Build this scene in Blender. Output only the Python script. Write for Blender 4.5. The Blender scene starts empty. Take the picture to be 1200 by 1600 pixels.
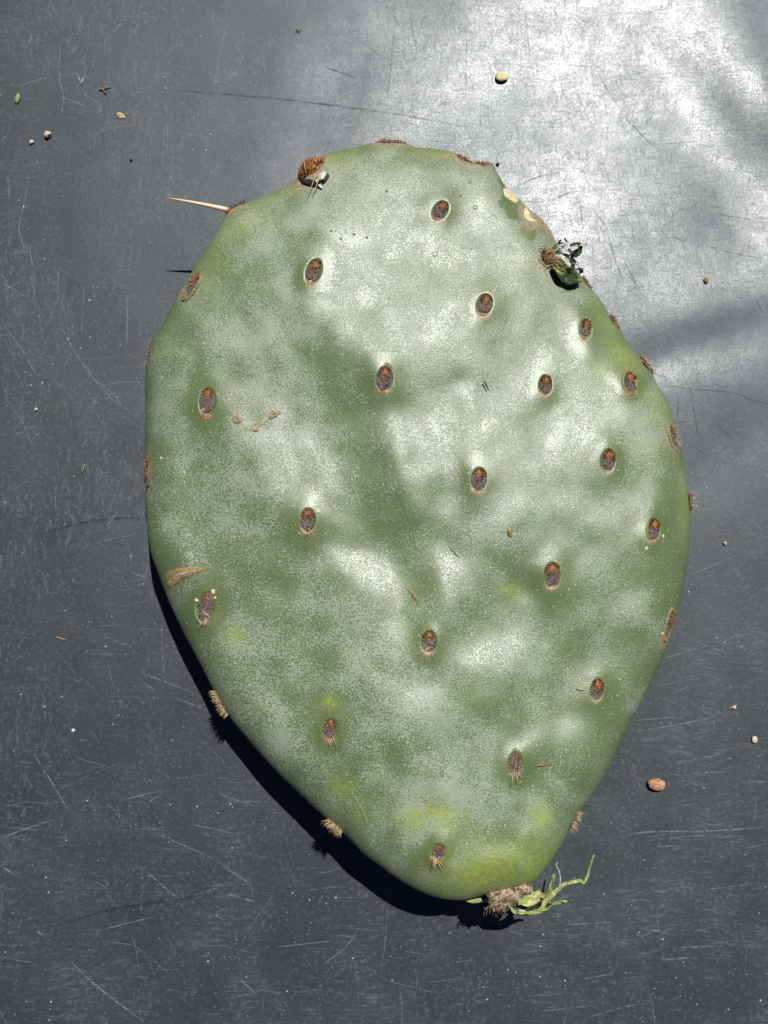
import bpy, math, random
import numpy as np
from mathutils import Vector

# ------------------------------------------------------------------ camera, sky, sun, exposure
random.seed(7)
RNG = np.random.default_rng(7)
K = 0.00025                      # metres per photo pixel on the table
F = 1230.0                       # focal length in photo pixels
TILT = math.radians(6.0)
CAMZ = 1230.0 * K
CT, ST = math.cos(TILT), math.sin(TILT)
scene = bpy.context.scene
COL = scene.collection

cam_d = bpy.data.cameras.new('camera')
cam = bpy.data.objects.new('camera', cam_d); COL.objects.link(cam)
cam.location = (0, 0, CAMZ); cam.rotation_euler = (TILT, 0, 0)
cam_d.sensor_fit = 'VERTICAL'; cam_d.sensor_height = 32.0; cam_d.lens = 32.0 * F / 1600.0
cam_d.clip_start = 0.01; cam_d.clip_end = 100.0
scene.camera = cam

def cam_dir(x, y):
    dx = (x - 600.0) / F; dy = -(y - 800.0) / F
    return dx, dy * CT + ST, dy * ST - CT

# all shadows in the photograph run towards this picture point: it is the direction of the sun's rays
rx, ry, rz = cam_dir(288.0, 1665.0)
RAY = Vector((rx, ry, rz)).normalized()
SUN = -RAY
elev = math.asin(SUN.z); azim = math.atan2(SUN.x, SUN.y)

world = bpy.data.worlds.new('World'); scene.world = world; world.use_nodes = True
wn = world.node_tree
bg = wn.nodes['Background']
sky = wn.nodes.new('ShaderNodeTexSky'); sky.sky_type = 'NISHITA'; sky.sun_disc = False
sky.air_density = 0.35; sky.dust_density = 0.2; sky.altitude = 1500.0
sky.sun_elevation = elev; sky.sun_rotation = azim
wn.links.new(sky.outputs[0], bg.inputs[0]); bg.inputs[1].default_value = 0.05

sun_d = bpy.data.lights.new('sun', 'SUN'); sun_d.energy = 5.0; sun_d.angle = math.radians(0.53)
sun_d.color = (1.0, 0.98, 0.945)
sun = bpy.data.objects.new('sun', sun_d); COL.objects.link(sun)
sun.location = (0.3, 0.6, 1.2)
sun.rotation_euler = RAY.to_track_quat('-Z', 'Y').to_euler()
vs = scene.view_settings
vs.view_transform = 'Standard'; vs.look = 'None'; vs.gamma = 1.0; vs.exposure = -0.1; vs.use_curve_mapping = False

# ------------------------------------------------------------------ helpers
def W(x, y, h=0.0):
    """photo pixel + height above the table (in pixels) -> world metres (arrays welcome)"""
    x = np.asarray(x, float); y = np.asarray(y, float); h = np.asarray(h, float) + 0 * x
    dx = (x - 600.0) / F; dy = -(y - 800.0) / F
    yy = dy * CT + ST; zz = dy * ST - CT
    s = (h * K - CAMZ) / zz
    return np.stack([dx * s, yy * s, h * K], -1)

def mesh(name, v, f, mat, parent=None, smooth=True):
    me = bpy.data.meshes.new(name)
    me.from_pydata([tuple(map(float, q)) for q in v], [], [tuple(map(int, q)) for q in f])
    if smooth: me.polygons.foreach_set('use_smooth', [True] * len(me.polygons))
    me.materials.append(mat); me.update()
    o = bpy.data.objects.new(name, me); COL.objects.link(o)
    if parent: o.parent = parent
    return o

def grid_mesh(name, P, mat, wrap=False, parent=None):
    """P: (rows, cols, 3) array -> quad mesh"""
    n, m, _ = P.shape
    i = np.arange(n - 1)[:, None]; j = np.arange(m if wrap else m - 1)[None, :]
    j2 = (j + 1) % m
    q = np.stack([i * m + j, i * m + j2, (i + 1) * m + j2, (i + 1) * m + j], -1).reshape(-1, 4)
    me = bpy.data.meshes.new(name)
    me.vertices.add(n * m); me.vertices.foreach_set('co', P.reshape(-1).astype(np.float32))
    me.loops.add(q.size); me.loops.foreach_set('vertex_index', q.reshape(-1).astype(np.int32))
    me.polygons.add(len(q)); me.polygons.foreach_set('loop_start', (np.arange(len(q)) * 4).astype(np.int32))
    me.polygons.foreach_set('use_smooth', np.ones(len(q), bool))
    me.materials.append(mat); me.update(calc_edges=True); me.validate()
    o = bpy.data.objects.new(name, me); COL.objects.link(o)
    if parent: o.parent = parent
    return o

def tag(o, label=None, cat=None, group=None, kind=None):
    if label: o['label'] = label
    if cat: o['category'] = cat
    if group: o['group'] = group
    if kind: o['kind'] = kind
    return o

def blob(x, y, cx, cy, rx_, ry_, ang=0.0):
    """soft elliptical spot in picture pixels; ang in degrees, clockwise on the picture"""
    a = math.radians(ang); c, s = math.cos(a), math.sin(a)
    u = (x - cx) * c + (y - cy) * s; v = -(x - cx) * s + (y - cy) * c
    return np.exp(-0.5 * ((u / rx_) ** 2 + (v / ry_) ** 2))

def sstep(a, b, t):
    t = np.clip((t - a) / (b - a), 0, 1); return t * t * (3 - 2 * t)

STEP = 2.0; GN = 1024; GX0, GY0 = -400.0, -200.0
gxs = GX0 + np.arange(GN) * STEP; gys = GY0 + np.arange(GN) * STEP
GXX, GYY = np.meshgrid(gxs, gys)
ux, uy = SUN.x, -SUN.y
ul = math.hypot(ux, uy); ux /= ul; uy /= ul          # towards the sun, on the picture

def relief(slope, eps=0.12):
    """height field (pixels) whose fall towards the sun follows 'slope'"""
    k = np.fft.fftfreq(GN, STEP) * 2 * np.pi
    kx, ky = np.meshgrid(k, k)
    ku = kx * ux + ky * uy; kk = kx ** 2 + ky ** 2
    S = np.fft.fft2(slope)
    den = ku ** 2 + eps * kk + (2 * np.pi / 900.0) ** 2
    Hh = -(-1j * ku) * S / den
    return np.real(np.fft.ifft2(Hh))

def rough_field(scale, seed):
    r = np.random.default_rng(seed).standard_normal((GN, GN))
    k = np.fft.fftfreq(GN, STEP) * 2 * np.pi
    kx, ky = np.meshgrid(k, k)
    g = np.exp(-0.5 * (kx ** 2 + ky ** 2) * scale ** 2)
    h = np.real(np.fft.ifft2(np.fft.fft2(r) * g))
    return h / h.std()

def sample(A, x, y):
    """bicubic lookup in a relief grid"""
    fx = np.clip((np.asarray(x, float) - GX0) / STEP, 2, GN - 4); fy = np.clip((np.asarray(y, float) - GY0) / STEP, 2, GN - 4)
    ix = np.floor(fx).astype(int); iy = np.floor(fy).astype(int); tx = fx - ix; ty = fy - iy
    def w(t): return [-.5 * t + t * t - .5 * t ** 3, 1 - 2.5 * t * t + 1.5 * t ** 3, .5 * t + 2 * t * t - 1.5 * t ** 3, -.5 * t * t + .5 * t ** 3]
    wx, wy = w(tx), w(ty); out = 0
    for b in range(4):
        row = 0
        for a in range(4): row = row + wx[a] * A[iy + b - 1, ix + a - 1]
        out = out + wy[b] * row
    return out

# ------------------------------------------------------------------ materials
class N:
    """tiny node-graph writer"""
    def __init__(s, name):
        s.m = bpy.data.materials.new(name); s.m.use_nodes = True
        s.t = s.m.node_tree; s.b = s.t.nodes['Principled BSDF']
    def put(s, sock, v):
        if isinstance(v, bpy.types.NodeSocket): s.t.links.new(v, sock)
        else: sock.default_value = v if not (isinstance(v, tuple) and len(v) == 3 and sock.type == 'RGBA') else (*v, 1)
    def node(s, typ, ins=None, out=0, **props):
        n = s.t.nodes.new('ShaderNode' + typ)
        for k, v in props.items(): setattr(n, k, v)
        for k, v in (ins or {}).items(): s.put(n.inputs[k], v)
        return n.outputs[out]
    def co(s): return s.node('TexCoord', out='Object')
    def geo(s): return s.node('NewGeometry', out='Position')
    def noise(s, scale, detail=3, rough=.55, vec=None, dist=0.0, out='Fac'):
        return s.node('TexNoise', {'Vector': vec or s.co(), 'Scale': scale, 'Detail': detail, 'Roughness': rough, 'Distortion': dist}, out)
    def scaled(s, sc, rot=(0, 0, 0), vec=None):
        return s.node('Mapping', {'Vector': vec or s.co(), 'Scale': sc, 'Rotation': rot})
    def ramp(s, v, a, b, lo=0.0, hi=1.0):
        return s.node('MapRange', {'Value': v, 'From Min': a, 'From Max': b, 'To Min': lo, 'To Max': hi}, interpolation_type='SMOOTHSTEP')
    def math(s, op, a, b=0.0, c=0.0):
        n = s.t.nodes.new('ShaderNodeMath'); n.operation = op
        s.put(n.inputs[0], a); s.put(n.inputs[1], b); s.put(n.inputs[2], c); return n.outputs[0]
    def mix(s, f, a, b, mode='MIX'):
        n = s.t.nodes.new('ShaderNodeMix'); n.data_type = 'RGBA'; n.blend_type = mode
        s.put(n.inputs[0], f); s.put(n.inputs[6], a); s.put(n.inputs[7], b); return n.outputs[2]
    def attr(s, name): return s.node('Attribute', out='Fac', attribute_name=name)
    def bump(s, h, strength, dist, normal=None):
        ins = {'Height': h, 'Strength': strength, 'Distance': dist}
        if normal is not None: ins['Normal'] = normal
        return s.node('Bump', ins)
    def end(s, **kw):
        for k, v in kw.items(): s.put(s.b.inputs[k.replace('_', ' ')], v)
        return s.m

def mat_table():
    n = N('scuffed_grey_plastic')
    cloud = n.noise(22, 5, .6)
    wv = n.node('VectorMath', {0: n.co(), 1: n.node('VectorMath', {0: n.noise(25, 3, .6, out='Color'), 'Scale': .02}, operation='SCALE')}, operation='ADD')
    scuff = n.noise(1.0, 6, .75, n.scaled((120, 900, 400), (0, 0, .12), wv))
    scuff2 = n.noise(1.0, 6, .75, n.scaled((850, 130, 400), (0, 0, -.22), wv))
    grain = n.noise(3200, 2, .6)
    grainm = n.noise(700, 3, .6)
    base = n.mix(n.ramp(cloud, .35, .7), (.020, .0285, .0315), (.032, .0415, .0455))
    sc = n.math('MULTIPLY', n.ramp(scuff, .50, .74), n.ramp(cloud, .42, .66))
    sc2 = n.math('MULTIPLY', n.ramp(scuff2, .50, .72), n.ramp(n.noise(14, 4), .42, .6))
    sep = n.node('SeparateXYZ', {'Vector': n.co()}, 'X'); sey = n.node('SeparateXYZ', {'Vector': n.co()}, 'Y')
    diag = n.math('SUBTRACT', n.math('MULTIPLY', sep, 1.0), sey)
    sc = n.math('MULTIPLY', sc, n.ramp(diag, -.10, .14, .25, 1.6)); sc2 = n.math('MULTIPLY', sc2, n.ramp(diag, -.12, .10, 1.3, .3))
    mark = n.math('MAXIMUM', sc, sc2)
    base = n.mix(n.math('MULTIPLY', mark, .50), base, (.17, .18, .19))
    base = n.mix(n.math('MULTIPLY', n.math('MULTIPLY', n.ramp(grainm, .48, .75), n.ramp(n.noise(60, 5, .7), .35, .7, .25, 1.0)), .52), base, (.16, .17, .18))
    # hair scratches, several directions
    h = None
    for i, (ang, sx, sy) in enumerate([(.15, 9, 420), (1.45, 8, 380), (-.55, 10, 460), (.8, 11, 400), (1.75, 7, 360)]):
        wob = n.noise(12, 2, .5, out='Color')
        v = n.node('VectorMath', {0: n.co(), 1: n.node('VectorMath', {0: wob, 'Scale': .012}, operation='SCALE')}, operation='ADD')
        vv = n.scaled((sx * 2.6, sy * 2.6, 1), (0, 0, ang + i), v)
        t = n.noise(1.0, 1, .5, vv)
        band = n.node('MapRange', {'Value': n.math('ABSOLUTE', n.math('SUBTRACT', t, .5)), 'From Min': .0, 'From Max': .012, 'To Min': 1.0, 'To Max': 0.0})
        gate = n.ramp(n.noise(30 + 7 * i, 2, .5, n.scaled((1, 1, 1), (0, 0, i * 1.3))), .54, .66)
        b = n.math('MULTIPLY', band, gate)
        h = b if h is None else n.math('MAXIMUM', h, b)
    base = n.mix(n.math('MULTIPLY', h, .30), base, (.20, .21, .22))
    # pale dust points
    vor = n.node('TexVoronoi', {'Vector': n.co(), 'Scale': 420.0}, 'Distance')
    vcol = n.node('TexVoronoi', {'Vector': n.co(), 'Scale': 420.0}, 'Color')
    pick = n.ramp(n.node('SeparateColor', {'Color': vcol}, 'Red'), .86, .95)
    dot = n.math('MULTIPLY', n.ramp(vor, .16, .06), pick)
    base = n.mix(n.math('MULTIPLY', dot, .55), base, (.30, .30, .30))
    rough = n.math('ADD', n.ramp(n.noise(35, 4, .6), .3, .7, .53, .59), n.math('MULTIPLY', mark, .10))
    rough = n.math('ADD', rough, n.math('MULTIPLY', n.math('MAXIMUM', h, dot), .25))
    bm = n.bump(n.math('ADD', grain, n.math('MULTIPLY', grainm, .35)), .6, .00007)
    crough = n.ramp(n.noise(90, 5, .7), .3, .7, .24, .31)
    return n.end(Base_Color=base, Roughness=rough, Normal=bm, Specular_IOR_Level=.74, Specular_Tint=(.86, .94, 1.0), Coat_Weight=n.math('MULTIPLY', n.math('MULTIPLY', n.ramp(n.noise(1500, 3, .7), .28, .72, .25, 1.0), n.ramp(n.math('MAXIMUM', scuff, scuff2), .45, .72, 1.0, .35)), n.ramp(n.noise(120, 5, .7), .3, .7, .62, .98)), Coat_Roughness=crough, Coat_Normal=bm)

def mat_skin():
    n = N('waxy_cactus_skin')
    bloom_sheen, coarse, yellow, rust, olive = [n.attr(a) for a in ('bloom_sheen', 'coarse', 'yellow', 'rust', 'olive')]
    big = n.noise(55, 4, .55)
    fine = n.noise(1800, 3, .65)
    mid = n.noise(1650, 4, .62)
    green = n.mix(n.ramp(big, .3, .7), (.094, .143, .053), (.122, .176, .066))
    green = n.mix(olive, green, (.098, .140, .036))
    spec = n.mix(coarse, fine, mid)
    th = n.math('ADD', spec, n.math('SUBTRACT', n.math('MULTIPLY', n.math('SUBTRACT', bloom_sheen, .5), .42), n.math('MULTIPLY', coarse, .035)))
    th = n.math('ADD', th, n.math('MULTIPLY', n.math('SUBTRACT', n.noise(190, 3, .6), .5), .17))
    soft = n.node('MapRange', {'Value': coarse, 'To Min': .070, 'To Max': .025})
    cov = n.node('MapRange', {'Value': th, 'From Min': n.math('SUBTRACT', .49, soft), 'From Max': n.math('ADD', .49, soft)})
    wax = n.mix(n.ramp(n.noise(120, 3), .3, .7), (.32, .375, .28), (.385, .43, .335))
    wax = n.mix(n.math('MULTIPLY', olive, .5), wax, (.36, .41, .22))
    green = n.mix(n.math('MULTIPLY', n.ramp(bloom_sheen, .2, 1.0, .0, .34), n.math('SUBTRACT', 1.15, coarse)), green, (.25, .315, .215))
    c = n.mix(n.math('MULTIPLY', cov, n.ramp(bloom_sheen, 0, .8, .35, .74)), green, wax)
    grit = n.node('MapRange', {'Value': n.noise(2600, 2, .7), 'From Min': .52, 'From Max': .64})
    c = n.mix(n.math('MULTIPLY', grit, n.math('SUBTRACT', .46, n.math('MULTIPLY', olive, .3))), c, (.37, .43, .31))
    # tiny pale flecks all over
    vor = n.node('TexVoronoi', {'Vector': n.co(), 'Scale': 520.0}, 'Distance')
    vc = n.node('SeparateColor', {'Color': n.node('TexVoronoi', {'Vector': n.co(), 'Scale': 520.0}, 'Color')}, 'Green')
    fleck = n.math('MULTIPLY', n.ramp(vor, .22, .08), n.ramp(vc, .70, .80))
    c = n.mix(n.math('MULTIPLY', fleck, .7), c, (.56, .58, .40))
    c = n.mix(n.math('MULTIPLY', yellow, n.ramp(n.noise(620, 4, .7), .36, .62, .4, 1.0)), c, (.31, .37, .06))
    cork = n.mix(n.ramp(n.noise(700, 4, .7), .35, .65), (.20, .105, .045), (.47, .37, .25))
    c = n.mix(rust, c, cork)
    rough = n.node('MapRange', {'Value': cov, 'To Min': .36, 'To Max': .43})
    rough = n.math('ADD', rough, n.math('MULTIPLY', rust, .25))
    hgt = n.math('ADD', n.math('MULTIPLY', n.noise(2600, 2, .6), 1.0), n.math('MULTIPLY', cov, .5))
    b1 = n.bump(n.noise(260, 3, .55), .22, .0005)
    b2 = n.bump(hgt, .8, .00010, b1)
    return n.end(Base_Color=c, Roughness=rough, Normal=b2, Specular_IOR_Level=.75, Coat_Weight=n.ramp(n.noise(2300, 3, .7), .38, .66, .0, .42), Coat_Roughness=.38, Coat_Normal=b2)

def mat_mottle(name, a, b, c, scale, rough=.8, bumpd=.0002, spec=.3):
    n = N(name)
    f = n.noise(scale, 4, .7, n.geo())
    f2 = n.noise(scale * 2.7, 3, .6, n.geo())
    col = n.mix(n.ramp(f, .38, .62), a, b)
    col = n.mix(n.ramp(f2, .50, .66), col, c)
    return n.end(Base_Color=col, Roughness=rough, Normal=n.bump(f2, .6, bumpd), Specular_IOR_Level=spec)

M_TABLE = mat_table()
M_SKIN = mat_skin()
M_WOOL = mat_mottle('grey_areole_wool', (.050, .036, .030), (.15, .115, .098), (.30, .25, .215), 900, .95)
M_RUST = mat_mottle('rusty_bristles', (.17, .052, .012), (.32, .125, .032), (.44, .23, .085), 1500, .55, .0001, .4)
M_TAN = mat_mottle('straw_bristles', (.42, .27, .12), (.62, .46, .25), (.7, .58, .38), 1200, .6, .0001, .35)
M_ORANGE = mat_mottle('orange_leaf_scar', (.20, .085, .028), (.36, .175, .06), (.47, .31, .16), 1100, .75)
M_LIP = mat_mottle('pale_areole_lip', (.105, .135, .045), (.22, .24, .11), (.38, .37, .24), 1300, .6)
M_CORK = mat_mottle('grey_corky_scar', (.24, .17, .10), (.42, .35, .26), (.36, .33, .31), 700, .85)
M_CORKEDGE = mat_mottle('brown_scar_edge', (.20, .11, .045), (.36, .23, .09), (.42, .33, .16), 800, .8)
M_SCAB = mat_mottle('pale_grey_green_scab', (.30, .29, .17), (.44, .40, .28), (.36, .37, .25), 600, .8)
M_FLESH = mat_mottle('dry_cream_scar', (.58, .47, .25), (.66, .55, .32), (.70, .62, .40), 300, .5)
def mat_bark():
    n = N('fibrous_stump')
    v = n.scaled((160, 1100, 1100), (0, 0, 0), n.scaled((1, 1, 1), (0, 0, -.29), n.geo()))
    f = n.noise(1.0, 4, .7, v); g = n.noise(420, 4, .7, n.geo())
    c = n.mix(n.ramp(f, .36, .60), (.055, .036, .026), (.33, .225, .13))
    c = n.mix(n.ramp(g, .44, .62), c, (.58, .47, .32))
    return n.end(Base_Color=c, Roughness=.9, Normal=n.bump(n.math('ADD', f, g), .9, .0010), Specular_IOR_Level=.2)
M_BARK = mat_bark()
M_STRIP = mat_mottle('yellow_green_torn_skin', (.24, .30, .085), (.42, .45, .17), (.56, .55, .28), 350, .5)
M_DARKSKIN = mat_mottle('glossy_dark_green_shred', (.012, .020, .008), (.050, .075, .020), (.10, .13, .045), 420, .30, .0003, .6)
M_DRY_GLARE = mat_mottle('dry_shred_and_glare', (.30, .34, .27), (.55, .58, .50), (.68, .70, .64), 500, .40, .0002, .6)  # pale dry bits, and the glare painted on the dark shred's flaps
M_BLACK = mat_mottle('black_skin_and_gap', (.010, .008, .007), (.03, .02, .015), (.09, .05, .03), 900, .6)
M_SPINE = N('ivory_spine')
_f = M_SPINE.attr('along')
M_SPINE = M_SPINE.end(Base_Color=M_SPINE.mix(M_SPINE.ramp(_f, .0, .12), (.25, .09, .03), M_SPINE.mix(M_SPINE.ramp(_f, .72, 1.0), (.72, .55, .33), (.40, .19, .06))), Roughness=.38)
M_SCRATCH = N('pale_scratch')
def _scr(n):
    a = n.attr('soft')
    br = n.ramp(n.noise(520, 3, .7), .33, .62, .0, .9)
    al = n.math('MULTIPLY', a, br)
    return n.end(Base_Color=(.26, .27, .28), Roughness=.7, Alpha=al, Specular_IOR_Level=.15)
M_SCRATCH = _scr(M_SCRATCH)
M_SMUDGE = N('dull_rub_mark')
M_SMUDGE = M_SMUDGE.end(Base_Color=(.02, .024, .028), Roughness=.75, Specular_IOR_Level=.1,
    Alpha=M_SMUDGE.math('MULTIPLY', M_SMUDGE.attr('soft'), M_SMUDGE.ramp(M_SMUDGE.noise(160, 3, .6), .25, .7, .05, .45)))
M_DUST = mat_mottle('pale_dust', (.35, .34, .32), (.55, .53, .50), (.7, .68, .64), 300, .9)
M_STONE = {k: mat_mottle('stone_' + k, *v, 500, .85, .0003) for k, v in {
    'yellow': ((.62, .54, .24), (.72, .66, .38), (.75, .72, .50)),
    'terracotta': ((.36, .17, .08), (.52, .29, .16), (.62, .42, .27)),
    'cream': ((.55, .42, .28), (.68, .56, .42), (.78, .68, .56)),
    'tan': ((.36, .24, .12), (.52, .38, .20), (.6, .5, .3)),
    'black': ((.01, .01, .01), (.02, .02, .02), (.04, .04, .04))}.items()}
M_LEAF = mat_mottle('fresh_green_crumb', (.08, .16, .03), (.20, .32, .07), (.35, .42, .15), 500, .5)

# ------------------------------------------------------------------ table top (the surface everything lies on)
TSL = np.zeros((GN, GN))
for (cx, cy, a, b, ang, amp) in [
        (1105, 120, 110, 34, 42, -.25), (1185, 235, 70, 46, 55, -.30), (1165, 338, 70, 12, 22, -.12), (1120, 505, 110, 20, -14, -.11),
        (1000, 560, 60, 16, -24, -.08), (1190, 60, 30, 60, 0, .09), (1080, 575, 120, 26, -8, .08), (1050, 290, 90, 40, 35, .02),
        (650, 30, 170, 170, 10, -.10), (1130, 430, 90, 30, -10, .04), (900, 290, 70, 90, 0, .06), (1000, 20, 130, 50, 0, -.12), (800, 40, 100, 80, 0, -.20), (1000, 400, 60, 50, 0, .03), (1170, 650, 80, 30, -30, -.05),
        (960, 120, 60, 60, 0, .03)]:
    TSL += amp * blob(GXX, GYY, cx, cy, a, b, ang)
TREL = relief(TSL, .25) + .0 * GXX
TREL += .45 * rough_field(38, 3) + .05 * rough_field(14, 4)
under = np.zeros((GN, GN))
for (cx, cy, r) in [(650, 650, 300), (620, 850, 300), (640, 1050, 240)]:
    under = np.maximum(under, 1 - sstep(r * .75, r * 1.12, np.hypot(GXX - cx, GYY - cy)))
edge = sstep(-380, -200, GXX) * (1 - sstep(1450, 1620, GXX)) * sstep(-190, -60, GYY) * (1 - sstep(1700, 1820, GYY))
TREL = TREL * edge * (1 - under)
TREL -= sample(TREL, np.array([660.0]), np.array([850.0]))[0]
def table_h(x, y): return sample(TREL, x, y)

tx = np.concatenate([[-4200, -3000, -2000, -1200, -700], np.arange(-380, 1621, 5.0), [1800, 2300, 3000, 4000, 5200]])
ty = np.concatenate([[-1400, -1100, -800, -500, -300], np.arange(-180, 1821, 5.0), [2000, 2400, 3000, 4000, 5200]])
TX, TY = np.meshgrid(tx, ty)
# columns/rows are laid on the picture but each vertex is a real table point; far rows fan out flat
PT = W(np.clip(TX, -380, 1620), np.clip(TY, -180, 1820), 0)
ext_x = (TX - np.clip(TX, -380, 1620)) * K; ext_y = -(TY - np.clip(TY, -180, 1820)) * K
PT[..., 0] += ext_x; PT[..., 1] += ext_y
PT[..., 2] = table_h(TX, TY) * K * edge.mean() / edge.mean()
PT = PT[::-1]
table = grid_mesh('table_top', PT, M_TABLE)
tag(table, kind='structure', label='dark grey scuffed plastic sheet the cactus pad lies on')

# ------------------------------------------------------------------ cactus pad: outline and height
OUT = [(750,1400),(726,1406),(703,1406),(681,1402),(655,1392),(624,1375),(590,1350),(567,1333),(542,1307),(516,1285),(488,1259),(465,1237),
 (442,1215),(415,1187),(385,1152),(360,1122),(345,1098),(330,1072),(317,1045),(302,1017),(285,985),(262,935),(247,895),(237,868),(232,840),
 (229,805),(227,770),(226,740),(226,717),(227,686),(227,639),(227,592),(231,561),(238,533),(250,515),(266,483),(278,461),(293,436),(309,408),
 (328,380),(346,346),(360,327),(387,316),(419,305),(444,293),(460,281),(480,262),(507,242),(532,235),(557,230),(575,225),(597,221),(628,222),
 (652,230),(677,232),(705,236),(718,244),(734,252),(752,256),(769,258),(780,275),(790,292),(803,304),(815,314),(827,327),(847,342),(862,364),
 (872,384),(893,412),(917,442),(940,471),(954,494),(969,515),(985,542),(1002,561),(1017,578),(1026,599),(1041,623),(1049,644),(1056,669),
 (1062,696),(1070,732),(1075,762),(1079,785),(1079,807),(1076,860),(1072,890),(1065,932),(1057,960),(1047,997),(1035,1030),(1019,1063),
 (995,1110),(987,1124),(965,1170),(945,1213),(920,1250),(899,1279),(886,1305),(872,1330),(855,1354),(842,1371),(828,1382),(800,1388),(775,1394)]
OUT = np.array(OUT, float)
def closed_spline(P, per=8):
    n = len(P); res = []
    for i in range(n):
        p0, p1, p2, p3 = P[(i - 1) % n], P[i], P[(i + 1) % n], P[(i + 2) % n]
        for t in np.arange(per) / per:
            res.append(.5 * (2 * p1 + (p2 - p0) * t + (2 * p0 - 5 * p1 + 4 * p2 - p3) * t * t + (3 * p1 - p0 - 3 * p2 + p3) * t ** 3))
    return np.array(res)
OUTD = closed_spline(OUT)
CEN = np.array([655.0, 800.0])
NA = 1080
ang_d = np.unwrap(np.arctan2(OUTD[:, 1] - CEN[1], OUTD[:, 0] - CEN[0]))
rad_d = np.hypot(OUTD[:, 0] - CEN[0], OUTD[:, 1] - CEN[1])
if ang_d[-1] < ang_d[0]: ang_d, rad_d = ang_d[::-1], rad_d[::-1]
ang_e = np.concatenate([ang_d - 2 * np.pi, ang_d, ang_d + 2 * np.pi]); rad_e = np.tile(rad_d, 3)
order = np.argsort(ang_e); ang_e, rad_e = ang_e[order], rad_e[order]
def rim_radius(a): return np.interp(a, ang_e, rad_e)
OUTC = OUTD[::2]

def dist_rim(x, y):
    x = np.asarray(x, float).ravel(); y = np.asarray(y, float).ravel(); out = np.empty(len(x))
    A = OUTC; B = np.roll(OUTC, -1, 0); AB = B - A; L = (AB ** 2).sum(1)
    for s in range(0, len(x), 20000):
        px = x[s:s + 20000, None]; py = y[s:s + 20000, None]
        t = np.clip(((px - A[:, 0]) * AB[:, 0] + (py - A[:, 1]) * AB[:, 1]) / L, 0, 1)
        out[s:s + 20000] = np.sqrt(((px - A[:, 0] - t * AB[:, 0]) ** 2 + (py - A[:, 1] - t * AB[:, 1]) ** 2).min(1))
    return out

RIMH = np.array([(228, 700, 80), (262, 935, 84), (345, 1098, 88), (465, 1237, 98), (567, 1333, 112), (700, 1405, 122), (830, 1382, 120), (920, 1250, 100),
    (1019, 1063, 84), (1079, 800, 72), (1049, 644, 68), (940, 471, 66), (847, 342, 68), (769, 258, 74), (600, 222, 82), (480, 262, 90), (350, 335, 92), (278, 461, 84), (655, 800, 82)], float)
def rim_h(x, y):
    x = np.asarray(x, float); y = np.asarray(y, float); num = 0; den = 0
    for cx, cy, h in RIMH:
        w = 1.0 / ((x - cx) ** 2 + (y - cy) ** 2 + 60.0 ** 2) ** 1.5
        num = num + w * h; den = den + w
    return num / den
def rim_t(x, y):
    a = np.arctan2(np.asarray(y, float) - CEN[1], np.asarray(x, float) - CEN[0])
    return np.hypot(np.asarray(x, float) - CEN[0], np.asarray(y, float) - CEN[1]) / rim_radius(a)

# face areoles: x, y, half width, half height, lean (deg, clockwise), kind
FACE = [(688,329,12,18,32,'a'),(490,424,13,22,18,'a'),(757,476,13,19,16,'a'),(915,514,10,17,6,'b'),(601,592,14,21,6,'a'),(852,602,11,17,4,'b'),
 (984,598,12,18,0,'b'),(324,628,14,23,4,'c'),(748,749,13,20,6,'a'),(950,720,12,19,6,'b'),(481,813,13,20,2,'c'),(1021,828,11,19,6,'b'),
 (863,899,13,21,0,'b'),(322,947,15,24,14,'d'),(670,1003,13,18,4,'c'),(933,1078,11,18,8,'b'),(516,1140,12,18,10,'c'),(805,1192,12,18,4,'d'),(685,1331,12,14,20,'d')]

SL = np.zeros((GN, GN))
BRIGHT = [ # x, y, rx, ry, angle, slope : swells and hollows of the skin read from its sheen
 (535,335,60,34,25,.10),(600,300,80,40,0,.05),(640,470,55,45,-30,.12),(590,520,40,30,0,.08),(455,735,28,52,-18,.15),(282,790,16,50,-12,.12),
 (645,690,48,42,20,.14),(700,790,36,30,30,.09),(830,690,26,48,15,.14),(815,790,40,30,30,.12),(590,895,52,30,20,.15),(625,980,26,28,0,.10),
 (715,900,40,34,20,.12),(805,1000,50,34,-10,.14),(740,1040,40,26,0,.10),(345,380,46,50,0,.05),(870,560,36,26,30,.08),(935,650,40,30,20,.08),
 (700,560,22,20,0,.06),(800,620,20,40,20,.06),(640,1090,50,34,20,.08),(500,1010,40,50,0,.05),(560,430,40,40,0,.05),(720,420,60,40,30,.05),
 (970,790,22,40,0,.05),(860,1130,26,44,0,.04),(760,1290,60,40,0,.05),(690,1200,50,40,0,.05),
 (480,560,80,36,-20,-.10),(560,650,46,70,-25,-.12),(610,790,34,80,-20,-.14),(655,890,24,50,-25,-.12),(695,600,34,56,-10,-.13),(785,540,46,24,-20,-.10),
 (885,650,24,56,10,-.12),(360,770,60,66,-20,-.08),(420,880,60,50,0,-.07),(650,360,34,30,-30,-.09),(900,760,36,60,10,-.06),(930,940,70,80,0,-.14),
 (880,1010,40,40,0,-.08),(780,860,24,36,-20,-.08),(560,1130,60,50,0,-.06),(545,1240,46,40,30,-.07),(720,700,16,40,10,-.07),(760,950,26,24,0,-.07),
 (400,480,50,40,0,-.04),(470,410,26,30,0,-.05)]
for (cx, cy, a, b, ang, amp) in BRIGHT: SL += (1.65 if amp > 0 else 1.4) * amp * blob(GXX, GYY, cx, cy, a, b, ang)
PREL = relief(SL, .10) + 1.25 * rough_field(26, 11) + .55 * rough_field(14, 12)
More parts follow.
